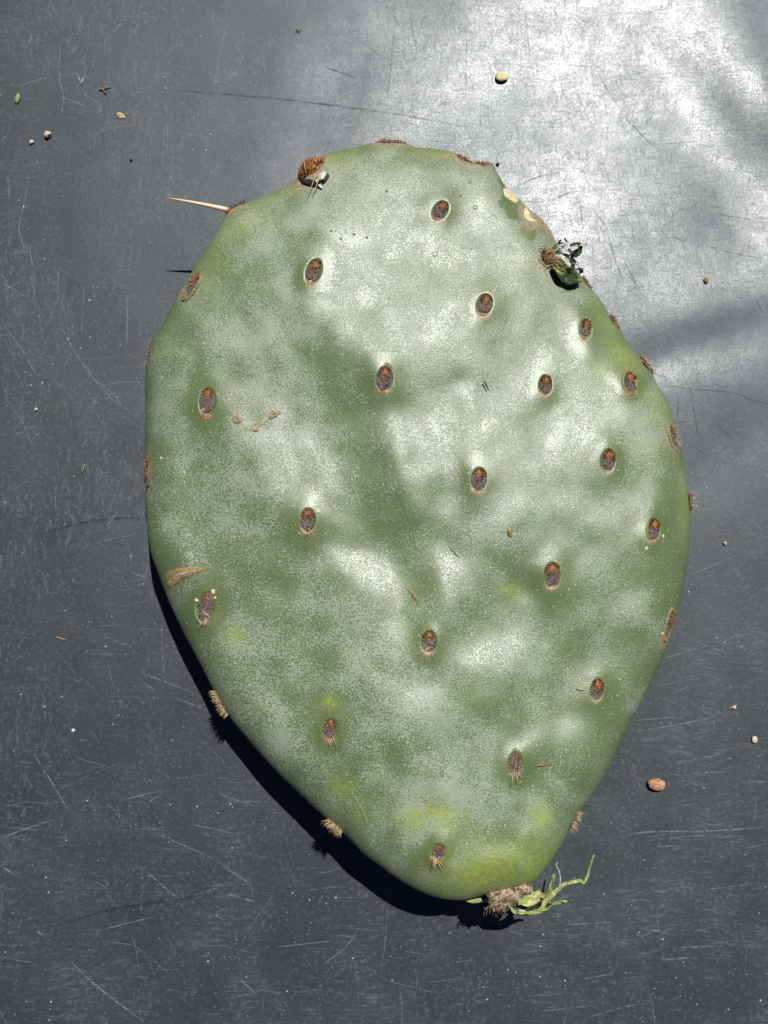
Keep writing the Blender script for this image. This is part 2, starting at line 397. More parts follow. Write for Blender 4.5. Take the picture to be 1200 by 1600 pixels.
def areole_swell(x, y):
    h = 0
    for (cx, cy, a, b, ang, kd) in FACE:
        a2 = math.radians(ang); c, s = math.cos(a2), math.sin(a2)
        u = (x - cx) * c + (y - cy) * s; v = -(x - cx) * s + (y - cy) * c
        q = np.sqrt((u / a) ** 2 + (v / b) ** 2)
        h = h + 6.5 * np.exp(-0.5 * ((u / (a * 1.9)) ** 2 + (v / (b * 1.6)) ** 2)) - 4.5 * (1 - sstep(.6, 1.05, q))
    return h
def top_h(x, y, d=None):
    x = np.asarray(x, float); y = np.asarray(y, float); sh = x.shape
    if d is None: d = dist_rim(x, y).reshape(sh)
    t = np.clip(rim_t(x, y), 0, 1)
    q = np.clip(d / 62.0, 0, 1)
    rim = 34.0 * np.sqrt(np.clip(1 - (1 - q) ** 2.2, 0, 1))
    return rim_h(x, y) + rim + 30.0 * (1 - t * t) + (sample(PREL, x, y) + areole_swell(x, y)) * sstep(0, 60, d)

# ---- pad mesh
cactus = bpy.data.objects.new('cactus_pad', None); COL.objects.link(cactus)
cactus.location = tuple(W(650, 850, 0)); cactus.empty_display_size = .02
tag(cactus, 'oval green prickly pear pad with whitish wax and rusty areoles, lying on dark sheet', 'cactus')
bpy.context.view_layer.update()
def adopt(o, parent):
    o.parent = parent
    o.matrix_parent_inverse = parent.matrix_world.inverted() if parent is cactus else __import__('mathutils').Matrix.Identity(4)
    return o

th = np.arange(NA) / NA * 2 * np.pi
Rr = rim_radius(th)
tt = 1 - (1 - np.linspace(0, 1, 330)) ** 1.35
tt[0] = 1e-4
PX = CEN[0] + tt[:, None] * Rr * np.cos(th); PY = CEN[1] + tt[:, None] * Rr * np.sin(th)
D = dist_rim(PX, PY).reshape(PX.shape); D[-1] = 0
ZT = top_h(PX, PY, D)
TOP = W(PX, PY, ZT)
tb = np.linspace(1, 0, 60)[1:] ** .8; tb[-1] = 1e-4
BX = CEN[0] + tb[:, None] * Rr * np.cos(th); BY = CEN[1] + tb[:, None] * Rr * np.sin(th)
DB = dist_rim(BX, BY).reshape(BX.shape)
zr = rim_h(BX, BY); q = np.clip(DB / 55.0, 0, 1); rb = 30.0 * np.sqrt(np.clip(1 - (1 - q) ** 2.2, 0, 1))
sb = 1 - sstep(.34, .98, tb)[:, None]
ZB = (zr - rb) * (1 - sb) + (-.4) * sb
BOT = W(BX, BY, zr); BOT[..., 2] = ZB * K
P = np.concatenate([TOP, BOT], 0)
pad = grid_mesh('pad', P, M_SKIN, wrap=True)
adopt(pad, cactus)

# wax, with sheen and shade painted into its tone; blotches and scars
AX = np.concatenate([PX, BX]); AY = np.concatenate([PY, BY]); AD = np.concatenate([D, DB])
bl = .50 + .06 * sample(rough_field(34, 21), AX, AY) + .07 * sample(rough_field(12, 22), AX, AY)
for (cx, cy, a, b, ang, amp) in [  # denser in the sheen, thinner on slopes and rim turned from the sun
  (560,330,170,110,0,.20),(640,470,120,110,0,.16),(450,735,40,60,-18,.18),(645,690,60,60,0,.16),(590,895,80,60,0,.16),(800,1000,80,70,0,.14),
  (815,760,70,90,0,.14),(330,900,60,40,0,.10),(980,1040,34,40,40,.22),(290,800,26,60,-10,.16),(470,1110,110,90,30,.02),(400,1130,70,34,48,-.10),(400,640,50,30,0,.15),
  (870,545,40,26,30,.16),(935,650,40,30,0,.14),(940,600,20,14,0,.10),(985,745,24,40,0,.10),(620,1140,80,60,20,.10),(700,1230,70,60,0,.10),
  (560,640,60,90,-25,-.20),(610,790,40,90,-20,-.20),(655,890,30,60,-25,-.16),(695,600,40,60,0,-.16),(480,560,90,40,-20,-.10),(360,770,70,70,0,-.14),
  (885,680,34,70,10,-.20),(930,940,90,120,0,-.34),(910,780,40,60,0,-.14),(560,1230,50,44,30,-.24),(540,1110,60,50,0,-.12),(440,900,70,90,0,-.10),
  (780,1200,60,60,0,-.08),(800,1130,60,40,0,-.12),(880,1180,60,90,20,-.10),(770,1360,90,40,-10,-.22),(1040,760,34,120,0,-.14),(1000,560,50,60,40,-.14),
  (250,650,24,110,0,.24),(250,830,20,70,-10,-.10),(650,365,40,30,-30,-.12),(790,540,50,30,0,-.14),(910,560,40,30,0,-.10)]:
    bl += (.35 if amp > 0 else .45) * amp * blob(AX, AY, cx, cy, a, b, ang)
ol = np.zeros_like(AX); ye = np.zeros_like(AX); ru = np.zeros_like(AX)
for (cx, cy, a, b, ang, kd) in FACE:
    h = np.clip(1.35 * blob(AX, AY, cx, cy, a * 1.25, b * 1.15, ang), 0, 1)
    bl -= .75 * h; ol = np.maximum(ol, .75 * h)
    ru = np.maximum(ru, .85 * blob(AX, AY, cx - .1 * b, cy + b * .85, a * .55, b * .22, ang))
ol = np.maximum(ol, .65 * np.exp(-AD / 22.0) * (sstep(-1, 1, np.sin(np.arctan2(AY - 800, AX - 655) * 3 + 1)) * .6 + .4))
bl -= .12 * np.exp(-AD / 16.0)
for (cx, cy, a, b, ang, amp) in [(648,1281,18,14,0,.9),(688,1272,24,14,10,.8),(700,1292,14,10,0,.6),(846,1277,12,16,0,.9),(841,1322,9,9,0,.6),(775,1362,75,32,-12,.95),
  (515,1096,10,8,0,.8),(368,992,11,9,0,.75),(972,556,12,26,-38,.65),(938,578,12,14,0,.5),(800,922,14,8,0,.55),(376,352,40,18,-30,.35),(430,300,40,10,-20,.45),
  (535,1230,14,14,0,.5),(562,1275,10,22,0,.35),(520,245,30,10,-15,.5),(690,238,40,8,3,.45),(330,420,14,40,30,.35),(1010,700,30,14,0,.2),(1072,790,10,40,0,.35),(950,500,14,30,-35,.35),(1030,640,14,30,-30,.3)]:
    ye = np.maximum(ye, amp * blob(AX, AY, cx, cy, a, b, ang))
for (cx, cy, a, b, ang, amp) in [(852,352,30,4.5,55,1.2),(822,320,12,4,45,1.0),(824,330,8,17,-20,.9),(832,349,12,9,0,.7),(735,250,26,7,12,.95),(612,224,30,4,0,.9),(366,325,24,5,-35,.95),
  (470,289,11,7,-20,.95),(285,458,8,6,30,.7),(231,745,5,28,0,.7),(1047,985,7,22,20,.5),(1050,684,8,18,0,.5),(848,412,14,10,0,.7),(490,262,18,14,0,.7),(640,225,14,4,0,.6)]:
    ru = np.maximum(ru, amp * blob(AX, AY, cx, cy, a, b, ang))
for (cx, cy, a, b, ang) in [(800,324,20,11,45),(822,362,11,8,40),(787,288,8,10,20)]:
    s = sstep(.35, .6, blob(AX, AY, cx, cy, a, b, ang) * (1 + .45 * np.clip(sample(rough_field(5, 61), AX, AY), -2, 2))); bl -= .7 * s; ol = np.maximum(ol, s)
co = .35 + .65 * np.clip(blob(AX, AY, 430, 960, 190, 230, -20) * 1.3 + .7 * blob(AX, AY, 620, 760, 60, 120, -20) + .5 * blob(AX, AY, 940, 620, 80, 120, 0), 0, 1)
for nm, v in (('bloom_sheen', bl), ('coarse', co), ('yellow', ye), ('rust', ru), ('olive', ol)):
    at = pad.data.attributes.new(nm, 'FLOAT', 'POINT')
    at.data.foreach_set('value', np.clip(v, 0, 1).reshape(-1).astype(np.float32))

# ------------------------------------------------------------------ areoles and other parts of the pad
class Frame:
    """local frame on the skin: x right, y up along the areole, z out of the skin; units = photo pixels"""
    def __init__(s, o, ex, ey, ez): s.o, s.ex, s.ey, s.ez = o, ex, ey, ez
    def __call__(s, v):
        v = np.asarray(v, float) * K
        return s.o + v[..., 0:1] * s.ex + v[..., 1:2] * s.ey + v[..., 2:3] * s.ez
def unit(v): return v / np.linalg.norm(v)
def face_frame(x, y, lean=0.0, sink=0.0):
    # smooth surface (without the little pit) so that the frame sits level
    def S(a, b):
        a = np.array([a]); b = np.array([b])
        return W(a, b, top_h(a, b) )[0]
    e = 14.0
    dx = S(x + e, y) - S(x - e, y); dy = S(x, y - e) - S(x, y + e)
    n = unit(np.cross(dx, dy)); a = math.radians(lean)
    up = math.cos(a) * unit(dy) + math.sin(a) * unit(dx); up = unit(up - n * up.dot(n))
    o = S(x, y) + n * sink * K
    return Frame(o, np.cross(up, n), up, n)
def zrim(q, d): return float(top_h(np.array([q[0]]), np.array([q[1]]), np.array([d]))[0])
def rim_frame(x, y, alpha, lean=0.0, off=0.0):
    i = np.argmin((OUTD[:, 0] - x) ** 2 + (OUTD[:, 1] - y) ** 2); o = OUTD[i]
    t2 = OUTD[(i + 6) % len(OUTD)] - OUTD[i - 6]; t2 = t2 / np.linalg.norm(t2)
    nrm = np.array([t2[1], -t2[0]])
    if nrm.dot(o - CEN) < 0: nrm = -nrm
    best = None
    for dd in np.concatenate([np.arange(.4, 6, .4), np.arange(6, 56, 1.0)]):
        q0 = o - nrm * dd; q1 = o - nrm * (dd + 1.0)
        dz = zrim(q1, dd + 1.0) - zrim(q0, dd)
        sl = math.degrees(math.atan2(1.0, dz))
        if best is None or abs(sl - alpha) < best[0]: best = (abs(sl - alpha), dd, q0)
    _, dd, p = best; p = p + nrm * off
    z = zrim(best[2], dd)
    a = math.radians(alpha)
    out3 = unit(np.array([nrm[0], -nrm[1], 0.0])); tan3 = unit(np.array([t2[0], -t2[1], 0.0]))
    n = unit(math.cos(a) * out3 + math.sin(a) * np.array([0, 0, 1.0]))
    if tan3[1] < 0 or (abs(tan3[1]) < .2 and tan3[0] < 0): tan3 = -tan3
    l = math.radians(lean); ex = np.cross(tan3, n)
    up = math.cos(l) * tan3 + math.sin(l) * ex
    return Frame(W(p[0], p[1], z), np.cross(up, n), up, n)

def dome_local(a, b, h, rings=7, segs=22, jit=.12, seed=0, egg=0.0):
    r = random.Random(seed); v = [(0, 0, h)]; f = []
    ph = [r.uniform(0, 6.28) for _ in range(3)]
    for i in range(1, rings + 1):
        t = i / rings
        for j in range(segs):
            q = j / segs * 2 * math.pi
            w = 1 + jit * (.5 * math.sin(2 * q + ph[0]) + .35 * math.sin(3 * q + ph[1]) + .3 * math.sin(5 * q + ph[2])) + r.uniform(-jit, jit) * .35
            y = math.sin(q) * b * t * w; x = math.cos(q) * a * t * w * (1 + egg * y / b)
            v.append((x, y, h * (1 - t * t) + r.uniform(-.5, .5) * jit * 7 - (3.0 if i == rings else 0)))
    for j in range(segs): f.append((0, 1 + j, 1 + (j + 1) % segs))
    for i in range(rings - 1):
        for j in range(segs):
            p = 1 + i * segs; f.append((p + j, p + segs + j, p + segs + (j + 1) % segs, p + (j + 1) % segs))
    return v, f

def ring_local(a, b, w, h, segs=36, seed=0, q0=0.0, q1=2 * math.pi, jit=.08):
    """raised lip round an oval (closed or an arc)"""
    r = random.Random(seed); v = []; f = []; full = abs(q1 - q0 - 2 * math.pi) < 1e-6
    prof = [(-.6, -1.5), (-.35, .75), (0, 1.0), (.4, .7), (.9, -1.5)]
    for j in range(segs if full else segs + 1):
        s = j / segs; q = q0 + (q1 - q0) * s; k = 1 + r.uniform(-jit, jit)
        taper = 1 if full else max(.12, math.sin(math.pi * s)) ** .6
        for (pr, ph) in prof:
            rr = 1 + pr * w * taper / a * k
            v.append((math.cos(q) * a * rr, math.sin(q) * b * rr, (h * ph if ph > 0 else ph) * taper * k))
    n = len(prof); cnt = segs if full else segs + 1
    for j in range(cnt if full else cnt - 1):
        for i in range(n - 1):
            p = j * n; p2 = ((j + 1) % cnt) * n; f.append((p + i, p2 + i, p2 + i + 1, p + i + 1))
    return v, f

def bristle(v, f, base, tip, r0, r1=.12, bend=(0, 0, 0), segs=3):
    base = np.array(base, float); tip = np.array(tip, float); bend = np.array(bend, float)
    d = tip - base; l = np.linalg.norm(d); d = d / l
    a = unit(np.cross(d, (0.3, 0.2, .93) if abs(d[2]) < .9 else (1, 0, 0))); b = np.cross(d, a)
    s0 = len(v)
    for i in range(segs + 1):
        t = i / segs; c = base + (tip - base) * t + bend * math.sin(math.pi * t); r = r0 + (r1 - r0) * t
        for q in range(4):
            g = q * math.pi / 2; v.append(tuple(c + (math.cos(g) * a + math.sin(g) * b) * r))
    for i in range(segs):
        for q in range(4):
            p = s0 + i * 4; f.append((p + q, p + (q + 1) % 4, p + 4 + (q + 1) % 4, p + 4 + q))
    f.append(tuple(s0 + q for q in range(3, -1, -1))); p = s0 + segs * 4; f.append((p, p + 1, p + 2, p + 3))

def tuft_local(cx, cy, a, b, n, lmin, lmax, spread, seed, r0=.7, z0=0.0, dome=0.0):
    r = random.Random(seed); v = []; f = []
    for _ in range(n):
        q = r.uniform(0, 6.283); t = math.sqrt(r.random()); x = math.cos(q) * a * t; y = math.sin(q) * b * t
        L = r.uniform(lmin, lmax); dx = x / a * spread + r.uniform(-.3, .3); dy = y / b * spread + r.uniform(-.3, .3)
        d = unit(np.array([dx, dy, 1.0])) * L; zz = z0 + dome * (1 - t * t)
        bristle(v, f, (cx + x, cy + y, zz), (cx + x + d[0], cy + y + d[1], zz + d[2]), r0 * r.uniform(.7, 1.2), .15, segs=1)
    return v, f

def part(name, fr, vf, mat, parent, smooth=True):
    v, f = vf
    o = mesh(name, fr(np.array(v)), f, mat, None, smooth)
    if parent is cactus: adopt(o, cactus)
    else:
        o.parent = parent; o.matrix_parent_inverse = parent.matrix_parent_inverse.inverted() @ cactus.matrix_world.inverted() if False else __import__('mathutils').Matrix.Identity(4)
    return o

def areole(fr, a, b, kind, seed, plain=False):
    """oval woolly cushion in a pale lip, rusty glochid tuft in its upper half, orange leaf scar at its foot"""
    r = random.Random(seed)
    root = part('areole', fr, dome_local(a * .90, b * .90, 2.6, seed=seed, jit=.24), M_WOOL, cactus)
    if not plain: part('lip', fr, ring_local(a, b, 2.6, 1.0, seed=seed, jit=.22), M_LIP, root)
    v, f = dome_local(a * .72, b * .20, 1.2, 5, 18, .22, seed + 1)
    v = [(x, y - b * .98 + .03 * x * x, z + .6) for x, y, z in v]
    if not plain and (kind != 'd' or r.random() < .5): part('leaf_scar', fr, (v, f), M_ORANGE, root)
    ty_ = b * (.36 if kind in 'ab' else .45); k = {'a': .56, 'b': .66, 'c': .5, 'd': .3}[kind]
    n = {'a': 70, 'b': 90, 'c': 55, 'd': 26}[kind]
    v, f = dome_local(a * k, b * k * .72, 3.4, 5, 16, .2, seed + 2); v = [(x, y + ty_, z) for x, y, z in v]
    v2, f2 = tuft_local(0, ty_, a * k, b * k * .72, n, 2.5, 6.5, .9, seed + 3, .75, .8)
    o = len(v); part('glochid_tuft', fr, (v + v2, f + [tuple(i + o for i in q) for q in f2]), M_RUST, root)
    v, f = [], []
    for _ in range(46):
        q = r.uniform(0, 6.28); t = math.sqrt(r.random()) * .85; x, y = math.cos(q) * a * t, math.sin(q) * b * t
        if y > b * .2: continue
        g = r.uniform(0, 6.28); L = r.uniform(2, 5)
        bristle(v, f, (x, y, 1.0), (x + math.cos(g) * L, y + math.sin(g) * L, r.uniform(1.5, 3.2)), .42, .2, segs=1)
    part('wool_strand', fr, (v, f), M_CORK, root)
    return root

for i, (x, y, a, b, lean, kd) in enumerate(FACE):
    fr = face_frame(x, y, lean, 1.2)
    root = areole(fr, a, b, kd, 100 + 7 * i)
    r = random.Random(900 + i)
    if kd in 'cd':                         # a few loose long glochids still stuck in the wool
        v, f = [], []
        for _ in range(4 if kd == 'c' else 9):
            q = r.uniform(-2.4, -.3); L = r.uniform(8, 17)
            x0, y0 = r.uniform(-.4, .4) * a, r.uniform(-.9, -.2) * b
            bristle(v, f, (x0, y0, 1.5), (x0 + math.cos(q) * L, y0 + math.sin(q) * L, r.uniform(1.5, 5)), .7, .2, segs=2, bend=(r.uniform(-1, 1), 0, 1))
        part('loose_glochid', fr, (v, f), M_TAN, root)

def rim_areole(x, y, alpha, a, b, kind, seed, lean=0.0, bristles=0, blen=(6, 16), bmat=None, off=0.0):
    fr = rim_frame(x, y, alpha, lean, off)
    fr.o = fr.o - fr.ez * (1.5 if alpha < 25 else .2) * K
    root = areole(fr, a, b, kind, seed, alpha < 32)
    if bristles:
        v, f = tuft_local(0, 0, a * .8, b * .8, bristles, blen[0], blen[1], .6, seed + 5, .45, 0.5)
        part('bristle', fr, (v, f), bmat or M_TAN, root)
    return fr, root
rim_areole(293, 440, 46, 13, 25, 'b', 301, -8, 10, (5, 9), M_TAN)
rim_areole(232, 552, 6, 9, 26, 'c', 303, 0, 24, (5, 11), M_CORK)
rim_areole(227, 745, 30, 12, 27, 'b', 305)
rim_areole(343, 1098, 4, 9, 24, 'd', 307, 0, 260, (3, 12), M_TAN)
rim_areole(522, 1289, 24, 9, 15, 'c', 309, 0, 150, (4, 14), M_TAN)
rim_areole(899, 1282, 2, 9, 16, 'd', 311, 0, 150, (3, 11), M_TAN)
rim_areole(1052, 980, 40, 10, 22, 'b', 313)
rim_areole(1080, 785, -4, 9, 18, 'd', 315, 0, 60, (5, 11), M_TAN)
rim_areole(1056, 681, 40, 10, 19, 'c', 317, 0, 20, (5, 9), M_TAN)
rim_areole(1012, 571, 10, 10, 20, 'b', 319, 0, 50, (5, 10), M_TAN)
rim_areole(960, 506, 6, 9, 17, 'b', 321, 0, 40, (4, 8), M_TAN)
rim_areole(612, 222, 8, 9, 26, 'd', 323, 0, 80, (3, 8), M_TAN)
rim_areole(728, 249, 20, 9, 20, 'b', 325, 0, 70, (3, 9), M_TAN)
rim_areole(756, 257, 14, 9, 18, 'd', 326, 0, 90, (3, 9), M_TAN)
rim_areole(368, 324, 14, 6, 20, 'd', 327, 0, 60, (3, 7), M_BLACK)
rim_areole(920, 441, 12, 8, 13, 'c', 329, 0, 40, (4, 8), M_TAN)

# ivory spine at the upper left
def along_mesh(name, v, f, t, mat):
    o = mesh(name, v, f, mat)
    at = o.data.attributes.new('along', 'FLOAT', 'POINT'); at.data.foreach_set('value', np.array(t, np.float32)); return o
P0 = W(361, 329, 97); P1 = W(255, 308, 115)
ax = P1 - P0; side = unit(np.cross(ax, (0, 0, 1))); upv = np.cross(side, unit(ax))
v, f, t_ = [], [], []
for i in range(15):
    t = i / 14; r = K * (3.8 * (1 - t) ** .75 + .3) * (1.0 + .10 * math.exp(-(t / .06) ** 2))
    c = P0 + ax * t + upv * K * 2.0 * math.sin(math.pi * t)
    for j in range(10):
        g = j / 10 * 2 * math.pi; v.append(c + side * math.cos(g) * r + upv * math.sin(g) * r * .8); t_.append(t)
for i in range(14):
    for j in range(10): f.append((i * 10 + j, i * 10 + (j + 1) % 10, (i + 1) * 10 + (j + 1) % 10, (i + 1) * 10 + j))
f.append(tuple(range(9, -1, -1))); f.append(tuple(140 + j for j in range(10)))
sp = adopt(along_mesh('spine', v, f, t_, M_SPINE), cactus); tag(sp, 'long ivory spine standing out from the rim')

# ---- ribbons and flakes (torn skin)
def ribbon(name, pts, widths, mat, parent=None, thick=1.2, roll=0.0, curl=.0, lift=None):
    """pts: (x, y, height) in photo pixels; a strip of skin with thickness"""
    C = [W(*p) for p in pts]; n = len(C)
    dense, wd = [], []
    for i in range(n - 1):
        p0, p1, p2, p3 = C[max(i - 1, 0)], C[i], C[i + 1], C[min(i + 2, n - 1)]
        for t in np.arange(5) / 5:
            dense.append(.5 * (2 * p1 + (p2 - p0) * t + (2 * p0 - 5 * p1 + 4 * p2 - p3) * t * t + (3 * p1 - p0 - 3 * p2 + p3) * t ** 3)); wd.append(widths[i] + (widths[i + 1] - widths[i]) * t)
    dense.append(C[-1]); wd.append(widths[-1])
    v, f = [], []; m = 5
    for i, c in enumerate(dense):
        d = unit(dense[min(i + 1, len(dense) - 1)] - dense[max(i - 1, 0)])
        s = np.cross(d, (0, 0, 1.0)); s = unit(s) if np.linalg.norm(s) > 1e-6 else np.array([1.0, 0, 0]); u = np.cross(s, d)
        g = roll + .5 * math.sin(i * .55 + roll); s, u = s * math.cos(g) + u * math.sin(g), -s * math.sin(g) + u * math.cos(g)
        for top in (1, -1):
            for j in range(m):
                q = (j / (m - 1) - .5) * 2
                v.append(c + K * (s * q * wd[i] * .5 + u * (curl * wd[i] * (q * q - .4) + top * thick * .5 * (1 - .5 * q * q))))
    L = 2 * m
    for i in range(len(dense) - 1):
        for j in range(m - 1):
            f.append((i * L + j, i * L + j + 1, (i + 1) * L + j + 1, (i + 1) * L + j))
            f.append((i * L + m + j + 1, i * L + m + j, (i + 1) * L + m + j, (i + 1) * L + m + j + 1))
        f.append((i * L + m, i * L, (i + 1) * L, (i + 1) * L + m)); f.append((i * L + m - 1, i * L + L - 1, (i + 1) * L + L - 1, (i + 1) * L + m - 1))
    for e in (0, len(dense) - 1): f.append(tuple(e * L + j for j in range(m)) + tuple(e * L + m + j for j in range(m - 1, -1, -1)))
    o = mesh(name, v, f, mat)
    if parent is cactus: adopt(o, cactus)
    elif parent: o.parent = parent
    return o

# ---- stump where the pad was cut off
def stump_mesh():
    v, f = [], []; nseg, m = 26, 26; r = random.Random(5)
    A = np.array([764.0, 1410, 112]); B = np.array([832.0, 1390, 116])
    noise = [[r.gauss(0, 1) for _ in range(m)] for _ in range(nseg)]
    streak = [r.gauss(0, 1) for _ in range(m)]
    for i in range(nseg):
        t = i / (nseg - 1); c = A + (B - A) * t
        hx = 17 + 2 * math.sin(t * 7) - (4 if t > .9 else 0) - (3 if t < .06 else 0)
        for j in range(m):
            g = j / m * 2 * math.pi
            rr = hx * (1 + .06 * noise[i][j] + .09 * streak[j] + .05 * math.sin(9 * t + 3 * g))
            dx, dz = math.cos(g) * rr, math.sin(g) * rr * 1.05
            v.append(W(c[0] + dx * .28 + (r.uniform(-2.5, 2.5) if i in (0, nseg - 1) else 0), c[1] + dx * .96, c[2] + dz))
    for i in range(nseg - 1):
        for j in range(m): f.append((i * m + j, i * m + (j + 1) % m, (i + 1) * m + (j + 1) % m, (i + 1) * m + j))
    f.append(tuple(range(m - 1, -1, -1))); f.append(tuple((nseg - 1) * m + j for j in range(m)))
    return v, f
v, f = stump_mesh()
stump = adopt(mesh('stump', v, f, M_BARK), cactus); tag(stump, 'rough brown fibrous cut end')
v, f = [], []; r = random.Random(31)
for _ in range(70):                         # fibres of the cut end
    t = r.random(); x = 760 + 70 * t; y = 1410 - 19 * t; a = r.uniform(-.7, 2.6)
    b0 = W(x + r.uniform(-3, 3), y + r.uniform(2, 15), 112 + r.uniform(2, 15)); d = unit(np.array([r.gauss(-.5, .8), r.gauss(-.7, .5), r.gauss(.2, .5)])) * K * r.uniform(4, 9)
    bristle(v, f, b0, b0 + d, K * r.uniform(.5, 1.1), K * .2, segs=1)
o = mesh('fibre', v, f, M_BARK); o.parent = stump; o['kind'] = 'stuff'
v, f = [], []
for _ in range(60):
    x = 780 + r.gauss(0, 9); b0 = W(x, 1414 + r.uniform(-4, 5), 106); d = unit(np.array([r.gauss(-.1, .4), -1, r.gauss(0, .4)])) * K * r.uniform(6, 14)
    bristle(v, f, b0, b0 + d, K * .8, K * .2, segs=1)
o = mesh('bristle', v, f, M_RUST); o.parent = stump
ribbon('skin_remnant', [(722, 1403, 104), (738, 1407, 100), (762, 1406, 100)], [3, 7, 7], M_STRIP, stump, 3)

ribbon('torn_strip', [(845, 1412, 122), (858, 1402, 130), (877, 1385, 138), (893, 1379, 142), (906, 1376, 140), (912, 1380, 138), (919, 1366, 142), (921, 1356, 145), (928, 1336, 150)],
       [7, 6, 5, 4.2, 3.6, 4, 3.4, 2.8, 1.8], M_STRIP, stump, 2.4, .7, .3)
ribbon('torn_strip', [(797, 1417, 122), (805, 1425, 124), (815, 1427, 126), (833, 1425, 130), (852, 1421, 134), (866, 1412, 140), (877, 1408, 143), (886, 1409, 144)],
       [3, 5, 5.5, 5.5, 6, 6, 5, 4], M_STRIP, stump, 2.0, -.7, .35)
ribbon('torn_strip', [(850, 1406, 124), (857, 1396, 130), (861, 1386, 136), (864, 1374, 140), (866, 1366, 143)], [13, 9, 4, 6, 2.5], M_STRIP, stump, 1.6, .5, .35)
ribbon('torn_strip', [(810, 1410, 126), (822, 1408, 130), (836, 1402, 130), (846, 1394, 126)], [8, 14, 13, 7], M_STRIP, stump, 1.6, .5, .35)
ribbon('torn_strip', [(800, 1420, 118), (820, 1420, 120), (840, 1416, 122), (860, 1408, 128)], [10, 16, 14, 8], M_DARKSKIN, stump, 1.6, -.2, .2)  # dark ribbon paints in the shaded interior between the torn strips
ribbon('root_hair', [(874, 1386, 140), (875.5, 1374, 143), (874, 1363, 145), (870, 1354, 147), (869, 1350, 148), (872, 1347, 149)], [1.8, 1.7, 1.6, 1.5, 1.4, 1.0], M_DRY_GLARE, stump, 1.4)
ribbon('torn_strip', [(836, 1425, 126), (846, 1419, 130), (852, 1409, 132), (866, 1398, 134)], [4, 5, 6, 4], M_STRIP, stump, 2.0, .6, .2)

# ---- big rusty bud on the upper left rim
fr = rim_frame(486, 260, 34); fr.o = fr.o - fr.ez * 3 * K
o = part('bud', fr, dome_local(18, 23, 15, 9, 30, .34, 77), M_RUST, cactus); tag(o, 'rusty brown dried bud on the rim')
v, f = tuft_local(0, 0, 17, 22, 300, 2, 6, 1.6, 78, 1.1, 0, 13)
b2 = part('bristle', fr, (v, f), M_RUST, o)
def zt(x, y): return float(top_h(np.array([float(x)]), np.array([float(y)]))[0])
ribbon('bud_gap_shade', [(467, 274, zt(467, 276) + 2), (476, 282, zt(476, 283) + 4), (490, 286, zt(490, 287) + 4), (504, 282, zt(504, 283) + 3), (512, 272, zt(512, 273) + 3)], [4, 8, 9, 9, 6], M_BLACK, o, 2.5, .2)  # black strip paints the shade of the gap beneath the bud
ribbon('dry_shred', [(494, 284, zt(494, 284) + 6), (501, 278, zt(501, 278) + 8), (508, 268, zt(508, 268) + 8)], [7, 12, 5], M_DRY_GLARE, o, 1.2, .2, .2)
ribbon('dry_shred', [(499, 288, zt(499, 288) + 4), (503, 294, zt(503, 294) + 3)], [8, 2], M_DRY_GLARE, o, 1.0)
for (x0, y0, x1, y1) in [(494, 272, 481, 309), (501, 274, 488, 307), (488, 276, 505, 262), (478, 270, 472, 236), (494, 256, 496, 238)]:
    v, f = [], []
    bristle(v, f, W(x0, y0, zt(x0, y0) + 14), W(x1, y1, zt(x1, max(y1, 262)) + 5), K * .95, K * .25, segs=3, bend=(0, 0, K * 1.5))
    mesh('long_glochid', v, f, M_TAN, o)

# ---- torn dark green shred on the right rim
def sh(x, y, dz): return (x, y, zt(min(x, 878 + (y - 380) * .7), y) + dz)
fr, root = rim_areole(862, 408, 62, 13, 18, 'b', 351, -30)
v, f = [], []; r = random.Random(8)
for _ in range(190):
    t = r.random(); x = 850 + 24 * t + r.gauss(0, 2.5); y = 390 + 34 * t + r.gauss(0, 3); z = zt(x, y) + r.uniform(1, 6)
    b0 = W(x, y, z); d = unit(np.array([r.gauss(.75, .35), r.gauss(-.25, .45), r.gauss(.45, .3)])) * K * r.uniform(7, 17)
    bristle(v, f, b0, b0 + d, K * .85, K * .2, segs=1)
fringe = adopt(mesh('bristle_fringe', v, f, M_TAN), cactus); tag(fringe, 'orange fringe of bristles beside the torn shred')
shred = ribbon('torn_shred', [sh(862, 418, 5), sh(876, 426, 12), sh(890, 432, 14), sh(904, 438, 9)], [8, 24, 28, 14], M_DARKSKIN, cactus, 2, .15, .35)
tag(shred, 'torn dark green shred of skin on the rim, sun glare painted pale')
